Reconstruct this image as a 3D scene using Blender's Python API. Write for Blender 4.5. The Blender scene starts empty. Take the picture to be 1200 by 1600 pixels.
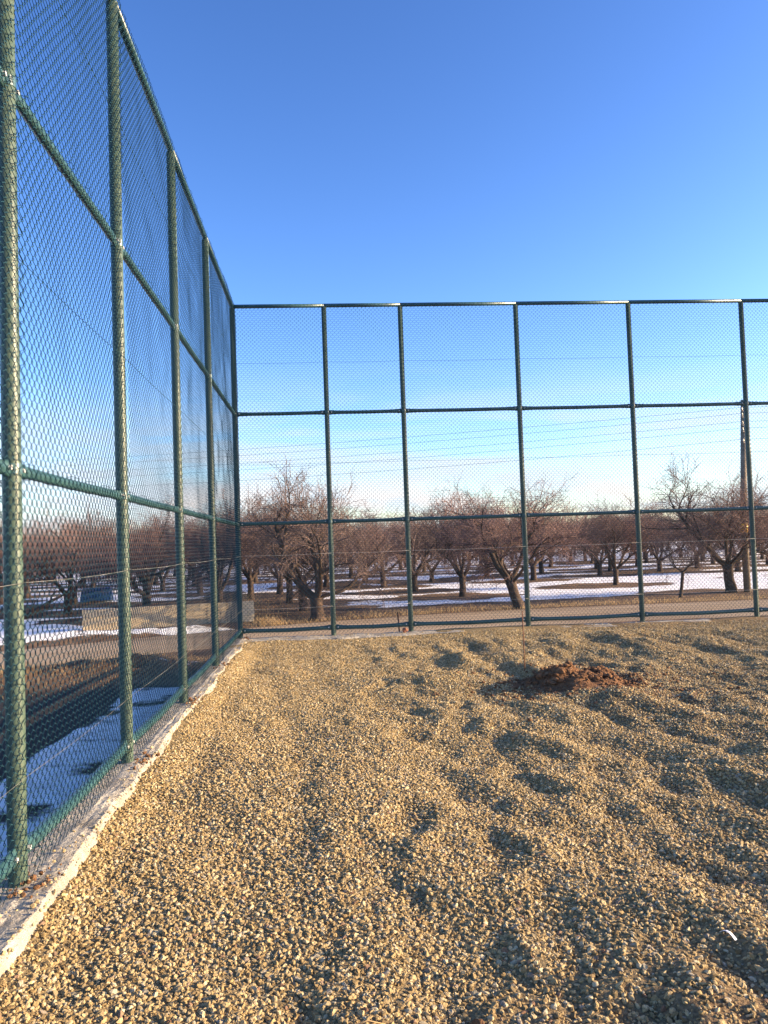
import bpy, math
import numpy as np
from mathutils import Vector, Matrix

R = math.radians
scene = bpy.context.scene
COL = scene.collection

# ------------------------------------------------------------------ camera
CAM_H = 1.603
yaw, pitch, roll = R(4.26), R(2.277), R(-1.925)
fw = Vector((math.sin(yaw) * math.cos(pitch), math.cos(yaw) * math.cos(pitch), math.sin(pitch)))
ri = Vector((math.cos(yaw), -math.sin(yaw), 0.0))
up = ri.cross(fw)
r2 = math.cos(roll) * ri + math.sin(roll) * up
u2 = -math.sin(roll) * ri + math.cos(roll) * up
cam = bpy.data.cameras.new('camera')
cam.sensor_fit = 'VERTICAL'
cam.sensor_height = 24.0
cam.lens = 24.0 * 1250.0 / 1600.0
cam.clip_start = 0.05
cam.clip_end = 6000.0
camo = bpy.data.objects.new('camera', cam)
COL.objects.link(camo)
m = Matrix((r2, u2, -fw)).transposed().to_4x4()
m.translation = Vector((0, 0, CAM_H))
camo.matrix_world = m
scene.camera = camo

# ------------------------------------------------------------------ light
SUN_AZ, SUN_EL = R(95), R(15)          # azimuth clockwise from +Y
world = bpy.data.worlds.new('World')
scene.world = world
world.use_nodes = True
wt = world.node_tree
wt.nodes.clear()


def N(t, kind, **kw):
    n = t.nodes.new(kind)
    for k, v in kw.items():
        if k.startswith('i_'):
            n.inputs[k[2:].replace('_', ' ')].default_value = v
        else:
            setattr(n, k, v)
    return n


def ramp(t, stops, interp='LINEAR'):
    n = t.nodes.new('ShaderNodeValToRGB')
    n.color_ramp.interpolation = interp
    e = n.color_ramp.elements
    while len(e) < len(stops):
        e.new(0.5)
    for k, (p, c) in enumerate(stops):
        e[k].position = p
        e[k].color = (c, c, c, 1) if not isinstance(c, tuple) else (*c, 1)
    return n


sky = N(wt, 'ShaderNodeTexSky', sky_type='NISHITA', sun_disc=False, sun_elevation=SUN_EL,
        sun_rotation=SUN_AZ, altitude=900, air_density=1.0, dust_density=1.8, ozone_density=1.8)
bg = N(wt, 'ShaderNodeBackground', i_Strength=0.128)
wo = N(wt, 'ShaderNodeOutputWorld')
tc = N(wt, 'ShaderNodeTexCoord')
sep = N(wt, 'ShaderNodeSeparateXYZ')
wt.links.new(tc.outputs['Generated'], sep.inputs[0])
# thin streaky cloud bank low over the horizon, all the way round
mp = N(wt, 'ShaderNodeMapping')
mp.inputs['Scale'].default_value = (2.6, 2.6, 17.0)
mp.inputs['Location'].default_value = (0.7, 0.2, 0.35)
wt.links.new(tc.outputs['Generated'], mp.inputs[0])
n1 = N(wt, 'ShaderNodeTexNoise', i_Scale=1.6, i_Detail=7.0, i_Roughness=0.55, i_Distortion=0.5)
wt.links.new(mp.outputs[0], n1.inputs['Vector'])
n1r = ramp(wt, [(0.36, 0.0), (0.66, 1.0)], 'EASE')
wt.links.new(n1.outputs['Fac'], n1r.inputs[0])
band = ramp(wt, [(0.0, 0.85), (0.07, 0.9), (0.12, 0.8), (0.155, 0.45), (0.19, 0.12), (0.23, 0.0)])
wt.links.new(sep.outputs['Z'], band.inputs[0])
mul = N(wt, 'ShaderNodeMath', operation='MULTIPLY')
wt.links.new(n1r.outputs[0], mul.inputs[0])
wt.links.new(band.outputs[0], mul.inputs[1])
# a few small heaped clouds right on the skyline
mp2 = N(wt, 'ShaderNodeMapping')
mp2.inputs['Scale'].default_value = (9.0, 9.0, 22.0)
wt.links.new(tc.outputs['Generated'], mp2.inputs[0])
n2 = N(wt, 'ShaderNodeTexNoise', i_Scale=1.0, i_Detail=5.0, i_Roughness=0.5)
wt.links.new(mp2.outputs[0], n2.inputs['Vector'])
n2r = ramp(wt, [(0.50, 0.0), (0.60, 0.9)], 'EASE')
wt.links.new(n2.outputs['Fac'], n2r.inputs[0])
band2 = ramp(wt, [(0.0, 1.0), (0.055, 0.9), (0.085, 0.0)])
wt.links.new(sep.outputs['Z'], band2.inputs[0])
mul2 = N(wt, 'ShaderNodeMath', operation='MULTIPLY')
wt.links.new(n2r.outputs[0], mul2.inputs[0])
wt.links.new(band2.outputs[0], mul2.inputs[1])
SKYHUE = N(wt, 'ShaderNodeHueSaturation')
SKYHUE.inputs['Saturation'].default_value = 1.12
SKYHUE.inputs['Value'].default_value = 1.0
wt.links.new(sky.outputs[0], SKYHUE.inputs['Color'])
mx = N(wt, 'ShaderNodeMixRGB')
mx.inputs['Color2'].default_value = (2.75, 3.05, 3.45, 1)
wt.links.new(mul.outputs[0], mx.inputs['Fac'])
tint = N(wt, 'ShaderNodeMixRGB', blend_type='MULTIPLY')
tint.inputs['Fac'].default_value = 1.0
tint.inputs['Color2'].default_value = (0.66, 0.63, 0.72, 1)
gam = N(wt, 'ShaderNodeGamma')
gam.inputs['Gamma'].default_value = 1.4
wt.links.new(SKYHUE.outputs[0], gam.inputs['Color'])
wt.links.new(gam.outputs[0], tint.inputs['Color1'])
wt.links.new(tint.outputs[0], mx.inputs['Color1'])
mx2 = N(wt, 'ShaderNodeMixRGB')
mx2.inputs['Color2'].default_value = (3.7, 3.4, 3.3, 1)
wt.links.new(mul2.outputs[0], mx2.inputs['Fac'])
wt.links.new(mx.outputs[0], mx2.inputs['Color1'])
wt.links.new(mx2.outputs[0], bg.inputs['Color'])
wt.links.new(bg.outputs[0], wo.inputs['Surface'])

sl = bpy.data.lights.new('sun', 'SUN')
sl.energy = 5.0
sl.angle = R(0.5)
sl.color = (1.0, 0.76, 0.46)
so = bpy.data.objects.new('sun', sl)
COL.objects.link(so)
sdir = Vector((math.sin(SUN_AZ) * math.cos(SUN_EL), math.cos(SUN_AZ) * math.cos(SUN_EL), math.sin(SUN_EL)))
so.rotation_euler = (-sdir).to_track_quat('-Z', 'Y').to_euler()
so.location = sdir * 50

vs = scene.view_settings
vs.view_transform = 'Standard'
vs.look = 'None'
vs.exposure = 1.45
vs.gamma = 1.0
vs.use_curve_mapping = False
scene.cycles.max_bounces = 6
scene.cycles.transparent_max_bounces = 8


# ------------------------------------------------------------------ helpers
def tag(o, label=None, cat=None, group=None, kind=None):
    for k, v in (('label', label), ('category', cat), ('group', group), ('kind', kind)):
        if v:
            o[k] = v
    return o


def empty(name, loc=(0, 0, 0), rz=0.0):
    o = bpy.data.objects.new(name, None)
    o.empty_display_size = 0.3
    COL.objects.link(o)
    o.location = loc
    o.rotation_euler = (0, 0, rz)
    return o


def obj(name, me, parent=None, loc=(0, 0, 0)):
    o = bpy.data.objects.new(name, me)
    COL.objects.link(o)
    o.location = loc
    if parent:
        o.parent = parent
    return o


def mesh(name, V, F, mat, smooth=False):
    """V (n,3); F = list of int arrays (m,k)"""
    V = np.asarray(V, np.float32).reshape(-1, 3)
    Fs = [np.asarray(f, np.int32) for f in (F if isinstance(F, list) else [F]) if len(f)]
    me = bpy.data.meshes.new(name)
    me.vertices.add(len(V))
    me.vertices.foreach_set('co', V.ravel())
    nl = sum(f.size for f in Fs)
    nf = sum(len(f) for f in Fs)
    me.loops.add(nl)
    me.loops.foreach_set('vertex_index', np.concatenate([f.ravel() for f in Fs]))
    me.polygons.add(nf)
    tot = np.concatenate([np.full(len(f), f.shape[1], np.int32) for f in Fs])
    st = np.concatenate([[0], np.cumsum(tot)[:-1]]).astype(np.int32)
    me.polygons.foreach_set('loop_start', st)
    me.polygons.foreach_set('loop_total', tot)
    me.polygons.foreach_set('use_smooth', np.full(nf, smooth, bool))
    me.update(calc_edges=True)
    me.validate()
    if mat:
        me.materials.append(mat)
    return me


def tubes(P, Rr, k=6, caps=False):
    """batch of tubes: P (B,n,3), Rr (B,n) -> V, [quads(, ngons)]"""
    P = np.asarray(P, float)
    Rr = np.asarray(Rr, float)
    B, n, _ = P.shape
    T = np.gradient(P, axis=1)
    T /= np.linalg.norm(T, axis=2, keepdims=True) + 1e-12
    mean = P[:, -1] - P[:, 0]
    mean /= np.linalg.norm(mean, axis=1, keepdims=True) + 1e-12
    ref = np.where(np.abs(mean[:, 2:3]) > 0.8, np.array([[1.0, 0.13, 0]]), np.array([[0.05, 0.1, 1.0]]))[:, None, :]
    A = np.cross(T, np.broadcast_to(ref, T.shape))
    A /= np.linalg.norm(A, axis=2, keepdims=True) + 1e-12
    Bn = np.cross(T, A)
    th = np.arange(k) * 2 * math.pi / k
    V = P[:, :, None, :] + Rr[:, :, None, None] * (np.cos(th)[None, None, :, None] * A[:, :, None, :] + np.sin(th)[None, None, :, None] * Bn[:, :, None, :])
    idx = np.arange(B * n * k).reshape(B, n, k)
    a = idx[:, :-1]
    b = idx[:, 1:]
    q = np.stack([a, np.roll(a, -1, 2), np.roll(b, -1, 2), b], -1).reshape(-1, 4)
    F = [q]
    if caps:
        F.append(np.concatenate([idx[:, 0, ::-1], idx[:, -1]]))
    return V.reshape(-1, 3), F


class MB:
    def __init__(self):
        self.V, self.F, self.n = [], {}, 0

    def add(self, V, F):
        V = np.asarray(V, float).reshape(-1, 3)
        for f in (F if isinstance(F, list) else [F]):
            f = np.asarray(f, int)
            if len(f):
                self.F.setdefault(f.shape[1], []).append(f + self.n)
        self.V.append(V)
        self.n += len(V)
        return self

    def tube(self, pts, r, k=8, caps=True):
        pts = np.asarray(pts, float)
        r = np.full(len(pts), r) if np.isscalar(r) else np.asarray(r, float)
        return self.add(*tubes(pts[None], r[None], k, caps))

    def box(self, c, s, rot=0.0, jit=0.0, rng=None):
        sx, sy, sz = [v / 2 for v in s]
        V = np.array([[x, y, z] for z in (-sz, sz) for x, y in ((-sx, -sy), (sx, -sy), (sx, sy), (-sx, sy))], float)
        if jit:
            V += rng.uniform(-jit, jit, V.shape)
        cr, sr = math.cos(rot), math.sin(rot)
        V = np.stack([V[:, 0] * cr - V[:, 1] * sr, V[:, 0] * sr + V[:, 1] * cr, V[:, 2]], 1) + np.array(c)
        return self.add(V, np.array([[3, 2, 1, 0], [4, 5, 6, 7], [0, 1, 5, 4], [1, 2, 6, 5], [2, 3, 7, 6], [3, 0, 4, 7]]))

    def build(self, name, mat, smooth=False):
        return mesh(name, np.concatenate(self.V), [np.concatenate(v) for v in self.F.values()], mat, smooth)


_tab = {}


def vnoise(x, y, seed):
    if seed not in _tab:
        _tab[seed] = np.random.default_rng(seed).random((256, 256))
    t = _tab[seed]
    xi = np.floor(x).astype(int)
    yi = np.floor(y).astype(int)
    fx = x - xi
    fy = y - yi
    fx = fx * fx * (3 - 2 * fx)
    fy = fy * fy * (3 - 2 * fy)
    g = lambda a, b: t[a & 255, b & 255]
    return (g(xi, yi) * (1 - fx) + g(xi + 1, yi) * fx) * (1 - fy) + (g(xi, yi + 1) * (1 - fx) + g(xi + 1, yi + 1) * fx) * fy


def fbm(x, y, scale, seed, octs=4):
    s, a, tot = 0.0, 1.0, 0.0
    f = 1.0 / scale
    for o in range(octs):
        s = s + a * (vnoise(x * f + 17.3 * o, y * f - 9.1 * o, seed + o) - 0.5)
        tot += a
        a *= 0.5
        f *= 2.03
    return 2 * s / tot


def smooth01(x, a, b):
    t = np.clip((x - a) / (b - a), 0, 1)
    return t * t * (3 - 2 * t)


def grid_mesh(name, xs, ys, zf, mat, attrs=None, smooth=True):
    X, Y = np.meshgrid(xs, ys)
    Z = zf(X, Y)
    V = np.stack([X, Y, Z], -1).reshape(-1, 3)
    nx, ny = len(xs), len(ys)
    i = np.arange(nx * ny).reshape(ny, nx)
    q = np.stack([i[:-1, :-1], i[:-1, 1:], i[1:, 1:], i[1:, :-1]], -1).reshape(-1, 4)
    me = mesh(name, V, q, mat, smooth)
    for k, fn in (attrs or {}).items():
        a = me.attributes.new(k, 'FLOAT', 'POINT')
        a.data.foreach_set('value', np.asarray(fn(X, Y), np.float32).ravel())
    return me


def axis(*segs):
    """(start, stop, step) segments joined into one sorted coordinate list"""
    out = []
    for a, b, s in segs:
        out.append(np.arange(a, b - 1e-6, s))
    out.append([segs[-1][1]])
    return np.concatenate(out)


# ------------------------------------------------------------------ materials
def mat_base(name, rough=0.8, spec=0.3):
    mt = bpy.data.materials.new(name)
    mt.use_nodes = True
    t = mt.node_tree
    b = t.nodes['Principled BSDF']
    b.inputs['Roughness'].default_value = rough
    b.inputs['Specular IOR Level'].default_value = spec
    return mt, t, b


def mat_noise(name, stops, scale, rough=0.8, spec=0.3, bump=0.0, bscale=None, detail=6.0, coords='Object', dist=0.02):
    mt, t, b = mat_base(name, rough, spec)
    tc = N(t, 'ShaderNodeTexCoord')
    n = N(t, 'ShaderNodeTexNoise', i_Scale=scale, i_Detail=detail, i_Roughness=0.6)
    t.links.new(tc.outputs[coords], n.inputs['Vector'])
    r = ramp(t, stops)
    t.links.new(n.outputs['Fac'], r.inputs[0])
    t.links.new(r.outputs[0], b.inputs['Base Color'])
    if bump:
        n2 = N(t, 'ShaderNodeTexNoise', i_Scale=bscale or scale * 4, i_Detail=5.0, i_Roughness=0.6)
        t.links.new(tc.outputs[coords], n2.inputs['Vector'])
        bp = N(t, 'ShaderNodeBump', i_Strength=bump, i_Distance=dist)
        t.links.new(n2.outputs['Fac'], bp.inputs['Height'])
        t.links.new(bp.outputs[0], b.inputs['Normal'])
    return mt


M_POST = mat_noise('green_post_paint', [(0.3, (0.040, 0.072, 0.056)), (0.5, (0.055, 0.086, 0.064)), (0.7, (0.072, 0.100, 0.072)), (0.8, (0.090, 0.092, 0.064))],
                   6.0, 0.42, 0.4, 0.15, 120, dist=0.002)
M_RAIL = mat_noise('green_rail_paint', [(0.3, (0.020, 0.068, 0.076)), (0.7, (0.036, 0.088, 0.092))], 9.0, 0.36, 0.6, 0.15, 120, dist=0.002)
M_WIRE = mat_noise('green_coated_wire', [(0.3, (0.008, 0.034, 0.048)), (0.7, (0.014, 0.046, 0.058))], 5.0, 0.6, 0.12)
M_GALV = mat_noise('galvanised_wire', [(0.3, (0.42, 0.41, 0.38)), (0.7, (0.58, 0.56, 0.52))], 30.0, 0.4, 0.6)
M_DULL = mat_noise('dull_wire', [(0.35, (0.05, 0.06, 0.05)), (0.7, (0.22, 0.21, 0.19))], 4.0, 0.6, 0.3)
M_CABLE = mat_noise('cable_sheath', [(0.3, (0.05, 0.05, 0.055)), (0.7, (0.08, 0.08, 0.085))], 3.0, 0.6, 0.3)
M_CONC = mat_noise('rough_concrete', [(0.25, (0.17, 0.145, 0.11)), (0.45, (0.29, 0.26, 0.215)), (0.62, (0.37, 0.34, 0.285)), (0.8, (0.45, 0.42, 0.37))], 5.0, 0.9, 0.2, 1.0, 30, dist=0.03)
M_BLOCK = mat_noise('tan_block', [(0.3, (0.50, 0.385, 0.235)), (0.7, (0.62, 0.50, 0.33))], 4.0, 0.9, 0.2, 0.5, 30)
M_MORTAR = mat_noise('block_mortar', [(0.3, (0.30, 0.24, 0.16)), (0.7, (0.38, 0.31, 0.22))], 6.0, 0.95, 0.1)
M_BARK = mat_noise('fruit_tree_bark', [(0.3, (0.042, 0.031, 0.026)), (0.55, (0.085, 0.060, 0.047)), (0.75, (0.15, 0.105, 0.08))], 7.0, 0.95, 0.15, 0.9, 22, dist=0.03)
M_TWIG, t, b = mat_base('fruit_tree_twig', 0.75, 0.2)
oi = N(t, 'ShaderNodeObjectInfo')
tr_ = ramp(t, [(0.0, (0.120, 0.078, 0.067)), (0.35, (0.165, 0.099, 0.086)), (0.7, (0.150, 0.108, 0.094)), (1.0, (0.205, 0.128, 0.113))])
t.links.new(oi.outputs['Random'], tr_.inputs[0])
t.links.new(tr_.outputs[0], b.inputs['Base Color'])
M_SOIL = mat_noise('loose_red_soil', [(0.3, (0.10, 0.050, 0.025)), (0.55, (0.18, 0.096, 0.050)), (0.75, (0.28, 0.165, 0.088))], 12.0, 0.95, 0.1, 0.9, 60, dist=0.02)
M_RUST = mat_noise('rusty_steel', [(0.3, (0.10, 0.045, 0.025)), (0.7, (0.20, 0.10, 0.06))], 40.0, 0.85, 0.3, 0.3, 200, dist=0.002)
M_TARP = mat_noise('blue_tarpaulin', [(0.3, (0.018, 0.055, 0.15)), (0.7, (0.035, 0.10, 0.24))], 3.0, 0.5, 0.4, 0.4, 8)
M_POLE = mat_noise('weathered_pole_wood', [(0.3, (0.15, 0.12, 0.085)), (0.7, (0.25, 0.20, 0.15))], 8.0, 0.9, 0.2, 0.5, 40)
M_YELLOW = mat_noise('yellow_tape', [(0.3, (0.75, 0.42, 0.02)), (0.7, (0.85, 0.52, 0.04))], 6.0, 0.5, 0.4)
M_STRAW = mat_noise('dry_straw', [(0.3, (0.34, 0.22, 0.10)), (0.7, (0.55, 0.40, 0.21))], 3.0, 0.8, 0.2)
M_PAPER = mat_noise('white_plastic_scrap', [(0.3, (0.70, 0.70, 0.72)), (0.7, (0.82, 0.82, 0.83))], 9.0, 0.5, 0.4)
M_BRICK = mat_noise('red_brick_rubble', [(0.3, (0.22, 0.085, 0.05)), (0.7, (0.36, 0.17, 0.11))], 14.0, 0.9, 0.2, 0.6, 60)
M_CERAM = mat_noise('grey_insulator', [(0.3, (0.20, 0.17, 0.15)), (0.7, (0.30, 0.27, 0.24))], 20.0, 0.4, 0.4)

# gravel: every stone takes its own tone
M_GRAVEL, t, b = mat_base('crushed_gravel', 0.85, 0.25)
oi = N(t, 'ShaderNodeObjectInfo')
gr = ramp(t, [(0.0, (0.165, 0.112, 0.050)), (0.22, (0.290, 0.204, 0.090)), (0.55, (0.375, 0.272, 0.128)),
              (0.80, (0.44, 0.335, 0.172)), (0.92, (0.52, 0.435, 0.27)), (0.96, (0.30, 0.26, 0.19)), (1.0, (0.22, 0.12, 0.065))])
t.links.new(oi.outputs['Random'], gr.inputs[0])
tcg = N(t, 'ShaderNodeTexCoord')
ng = N(t, 'ShaderNodeTexNoise', i_Scale=1.5, i_Detail=4.0)
t.links.new(tcg.outputs['Object'], ng.inputs['Vector'])
ngr = ramp(t, [(0.3, 0.72), (0.7, 1.1)])
t.links.new(ng.outputs['Fac'], ngr.inputs[0])
mg = N(t, 'ShaderNodeMixRGB', blend_type='MULTIPLY')
mg.inputs['Fac'].default_value = 1.0
t.links.new(gr.outputs[0], mg.inputs['Color1'])
t.links.new(ngr.outputs[0], mg.inputs['Color2'])
t.links.new(mg.outputs[0], b.inputs['Base Color'])

M_STONE = mat_noise('spilled_stone', [(0.3, (0.26, 0.185, 0.09)), (0.7, (0.46, 0.36, 0.20))], 40.0, 0.85, 0.25)

# ground under the gravel: sandy fines, redder towards the dug-over side
M_COURT, t, b = mat_base('court_fines', 0.95, 0.15)
tcg = N(t, 'ShaderNodeTexCoord')
ng = N(t, 'ShaderNodeTexNoise', i_Scale=70.0, i_Detail=4.0)
t.links.new(tcg.outputs['Object'], ng.inputs['Vector'])
cr1 = ramp(t, [(0.35, (0.16, 0.115, 0.055)), (0.7, (0.32, 0.24, 0.12))])
cr2 = ramp(t, [(0.35, (0.09, 0.050, 0.028)), (0.7, (0.20, 0.125, 0.07))])
t.links.new(ng.outputs['Fac'], cr1.inputs[0])
t.links.new(ng.outputs['Fac'], cr2.inputs[0])
at = N(t, 'ShaderNodeAttribute', attribute_name='red')
mg = N(t, 'ShaderNodeMixRGB')
t.links.new(at.outputs['Fac'], mg.inputs['Fac'])
t.links.new(cr1.outputs[0], mg.inputs['Color1'])
t.links.new(cr2.outputs[0], mg.inputs['Color2'])
t.links.new(mg.outputs[0], b.inputs['Base Color'])
bp = N(t, 'ShaderNodeBump', i_Strength=0.8, i_Distance=0.012)
t.links.new(ng.outputs['Fac'], bp.inputs['Height'])
t.links.new(bp.outputs[0], b.inputs['Normal'])

# outer ground: earth with patchy snow, coverage in the mesh attribute "snow"
M_GROUND, t, b = mat_base('snowy_earth', 0.9, 0.2)
tcg = N(t, 'ShaderNodeTexCoord')
ne = N(t, 'ShaderNodeTexNoise', i_Scale=1.3, i_Detail=9.0, i_Roughness=0.68)
t.links.new(tcg.outputs['Object'], ne.inputs['Vector'])
ce = ramp(t, [(0.3, (0.050, 0.030, 0.018)), (0.5, (0.13, 0.078, 0.043)), (0.72, (0.24, 0.155, 0.085))])
t.links.new(ne.outputs['Fac'], ce.inputs[0])
wet = N(t, 'ShaderNodeAttribute', attribute_name='wet')
wm = N(t, 'ShaderNodeMixRGB')
wm.inputs['Color2'].default_value = (0.030, 0.025, 0.021, 1)
t.links.new(wet.outputs['Fac'], wm.inputs['Fac'])
t.links.new(ce.outputs[0], wm.inputs['Color1'])
ns = N(t, 'ShaderNodeTexNoise', i_Scale=1.1, i_Detail=8.0, i_Roughness=0.62)
mps = N(t, 'ShaderNodeMapping')
mps.inputs['Scale'].default_value = (0.8, 1.0, 1.0)
t.links.new(tcg.outputs['Object'], mps.inputs[0])
t.links.new(mps.outputs[0], ns.inputs['Vector'])
sn = N(t, 'ShaderNodeAttribute', attribute_name='snow')
ad = N(t, 'ShaderNodeMath', operation='ADD')
t.links.new(sn.outputs['Fac'], ad.inputs[0])
nsx = N(t, 'ShaderNodeMath', operation='MULTIPLY_ADD')
nsx.inputs[1].default_value = 1.5
nsx.inputs[2].default_value = -0.25
t.links.new(ns.outputs['Fac'], nsx.inputs[0])
t.links.new(nsx.outputs[0], ad.inputs[1])
sr = ramp(t, [(0.0, 0.0), (0.46, 0.0), (0.52, 1.0)])
hf = N(t, 'ShaderNodeMath', operation='MULTIPLY')
hf.inputs[1].default_value = 0.5
t.links.new(ad.outputs[0], hf.inputs[0])
t.links.new(hf.outputs[0], sr.inputs[0])
sm = N(t, 'ShaderNodeMixRGB')
nsc = ramp(t, [(0.30, (0.54, 0.53, 0.52)), (0.48, (0.74, 0.74, 0.74)), (0.68, (0.84, 0.84, 0.85))])
nsd = N(t, 'ShaderNodeTexNoise', i_Scale=5.0, i_Detail=6.0)
t.links.new(tcg.outputs['Object'], nsd.inputs['Vector'])
t.links.new(nsd.outputs['Fac'], nsc.inputs[0])
t.links.new(sr.outputs[0], sm.inputs['Fac'])
t.links.new(wm.outputs[0], sm.inputs['Color1'])
t.links.new(nsc.outputs[0], sm.inputs['Color2'])
t.links.new(sm.outputs[0], b.inputs['Base Color'])
nb = N(t, 'ShaderNodeTexNoise', i_Scale=14.0, i_Detail=6.0, i_Roughness=0.65)
t.links.new(tcg.outputs['Object'], nb.inputs['Vector'])
hh = N(t, 'ShaderNodeMath', operation='MULTIPLY_ADD')
hh.inputs[1].default_value = 0.9
t.links.new(sr.outputs[0], hh.inputs[0])
t.links.new(nb.outputs['Fac'], hh.inputs[2])
bp = N(t, 'ShaderNodeBump', i_Strength=0.7, i_Distance=0.05)
t.links.new(hh.outputs[0], bp.inputs['Height'])
t.links.new(bp.outputs[0], b.inputs['Normal'])

# dirt road
M_ROAD, t, b = mat_base('packed_dirt_road', 0.9, 0.2)
tcg = N(t, 'ShaderNodeTexCoord')
na = N(t, 'ShaderNodeTexNoise', i_Scale=0.7, i_Detail=10.0, i_Roughness=0.7)
mpr = N(t, 'ShaderNodeMapping')
mpr.inputs['Scale'].default_value = (0.25, 1.0, 1.0)
t.links.new(tcg.outputs['Object'], mpr.inputs[0])
t.links.new(mpr.outputs[0], na.inputs['Vector'])
ra = ramp(t, [(0.3, (0.20, 0.140, 0.085)), (0.5, (0.29, 0.215, 0.135)), (0.7, (0.37, 0.285, 0.19))])
t.links.new(na.outputs['Fac'], ra.inputs[0])
t.links.new(ra.outputs[0], b.inputs['Base Color'])
nb = N(t, 'ShaderNodeTexNoise', i_Scale=22.0, i_Detail=6.0)
t.links.new(tcg.outputs['Object'], nb.inputs['Vector'])
bp = N(t, 'ShaderNodeBump', i_Strength=0.5, i_Distance=0.02)
t.links.new(nb.outputs['Fac'], bp.inputs['Height'])
t.links.new(bp.outputs[0], b.inputs['Normal'])

# ------------------------------------------------------------------ layout
FX = -1.557          # plane of the side fence
DY = 14.47           # plane of the end fence
GZ = -0.60           # level outside the raised court
RAIL_Z = [0.14, 2.04, 4.02, 5.97]
rng = np.random.default_rng(11)

# fruit trees read off the photo: x, y, scale, lean, variant
NEAR = [(-0.31, 24.01, 1.05, 'fork'), (-0.83, 27.81, 1.0, 3), (-1.47, 31.89, 0.95, 4), (-2.17, 37.73, 1.0, 1), (-4.57, 52.14, 1.0, 2),
        (2.29, 47.39, 1.0, 5), (2.89, 41.03, 0.92, 6), (3.98, 36.26, 0.95, 2), (1.66, 53.64, 1.0, 3), (7.26, 59.2, 1.0, 4),
        (5.40, 31.71, 0.96, 0), (9.57, 47.35, 1.0, 1), (-0.18, 57.62, 1.0, 5), (6.12, 25.42, 1.0, 'lean'), (10.93, 41.76, 1.0, 6),
        (17.16, 60.25, 1.0, 2), (21.53, 69.29, 1.0, 3), (18.42, 53.59, 1.0, 4), (13.01, 35.31, 0.84, 0), (25.57, 62.46, 1.0, 1),
        (19.84, 46.52, 1.0, 5), (12.28, 27.17, 0.62, 'thin'), (33.1, 72.69, 1.0, 6), (14.85, 28.58, 1.08, 'wide'), (23.24, 43.83, 1.0, 2),
        (15.62, 66.38, 1.0, 0), (-7.63, 34.6, 0.95, 4), (-11.0, 36.0, 0.85, 6), (-9.07, 45.37, 0.9, 1), (-6.3, 40.5, 0.95, 3), (-4.0, 30.2, 0.9, 5), (-9.6, 30.6, 0.95, 2), (-13.4, 33.2, 1.0, 7), (-3.3, 35.2, 1.0, 0), (-15.5, 39.5, 1.0, 3), (-6.0, 27.3, 0.9, 7)]
far = []
taken = [(a, c) for a, c, _, _ in NEAR]
for j in range(14):
    y = 44 + j * 5.6
    for i in range(-10, 22):
        x = i * 5.4 + (j % 2) * 2.4 + rng.uniform(-.8, .8)
        yy = y + rng.uniform(-.8, .8)
        if not (-0.44 * yy - 3 < x < 0.585 * yy + 3):
            continue
        if min((x - a) ** 2 + (yy - c) ** 2 for a, c in taken) < 12:
            continue
        taken.append((x, yy))
        far.append((x, yy, rng.uniform(.84, 1.10), int(rng.integers(0, 8))))
TREES = np.array(taken)

ROAD_C = np.array([(-40, 3.5), (-25, 10), (-12, 15.4), (-7, 17.75), (-3.5, 19.7), (0, 21.25), (4, 22.3), (8, 22.55), (14, 22.5), (40, 22.0), (90, 20.0)])
ROAD_W = np.array([1.6, 1.6, 1.65, 1.7, 1.9, 2.2, 2.45, 2.5, 2.5, 2.5, 2.5])


def road_c(x):
    return np.interp(x, ROAD_C[:, 0], ROAD_C[:, 1])


def road_w(x):
    return np.interp(x, ROAD_C[:, 0], ROAD_W)


def ground_z(x, y):
    d = np.abs(y - road_c(x)) / road_w(x)
    off = smooth01(d, 0.98, 1.5)
    z = GZ + 0.05 * fbm(x, y, 3.0, 40) * off + 0.03 * fbm(x, y, 0.8, 45) * off
    # weedy bank between road and court, left of the corner
    bank = np.exp(-((y - (14.9 + 0.32 * (x + 4.0))) / 0.95) ** 2) * smooth01(-x, 1.9, 3.4) * off
    z += bank * (0.26 + 0.26 * fbm(x, y, 0.55, 50, 4))
    # ploughed snow heap in front of the low wall
    heap = np.exp(-((y - (21.9 + 0.16 * (x + 4))) / 0.75) ** 2) * smooth01(x, -10.5, -7.0) * (1 - smooth01(x, -3.1, -1.9)) * off
    z += heap * (0.17 + 0.13 * fbm(x, y, 0.9, 55))
    z += np.where(y > 120, 0.0, 0.0)
    return z


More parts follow.
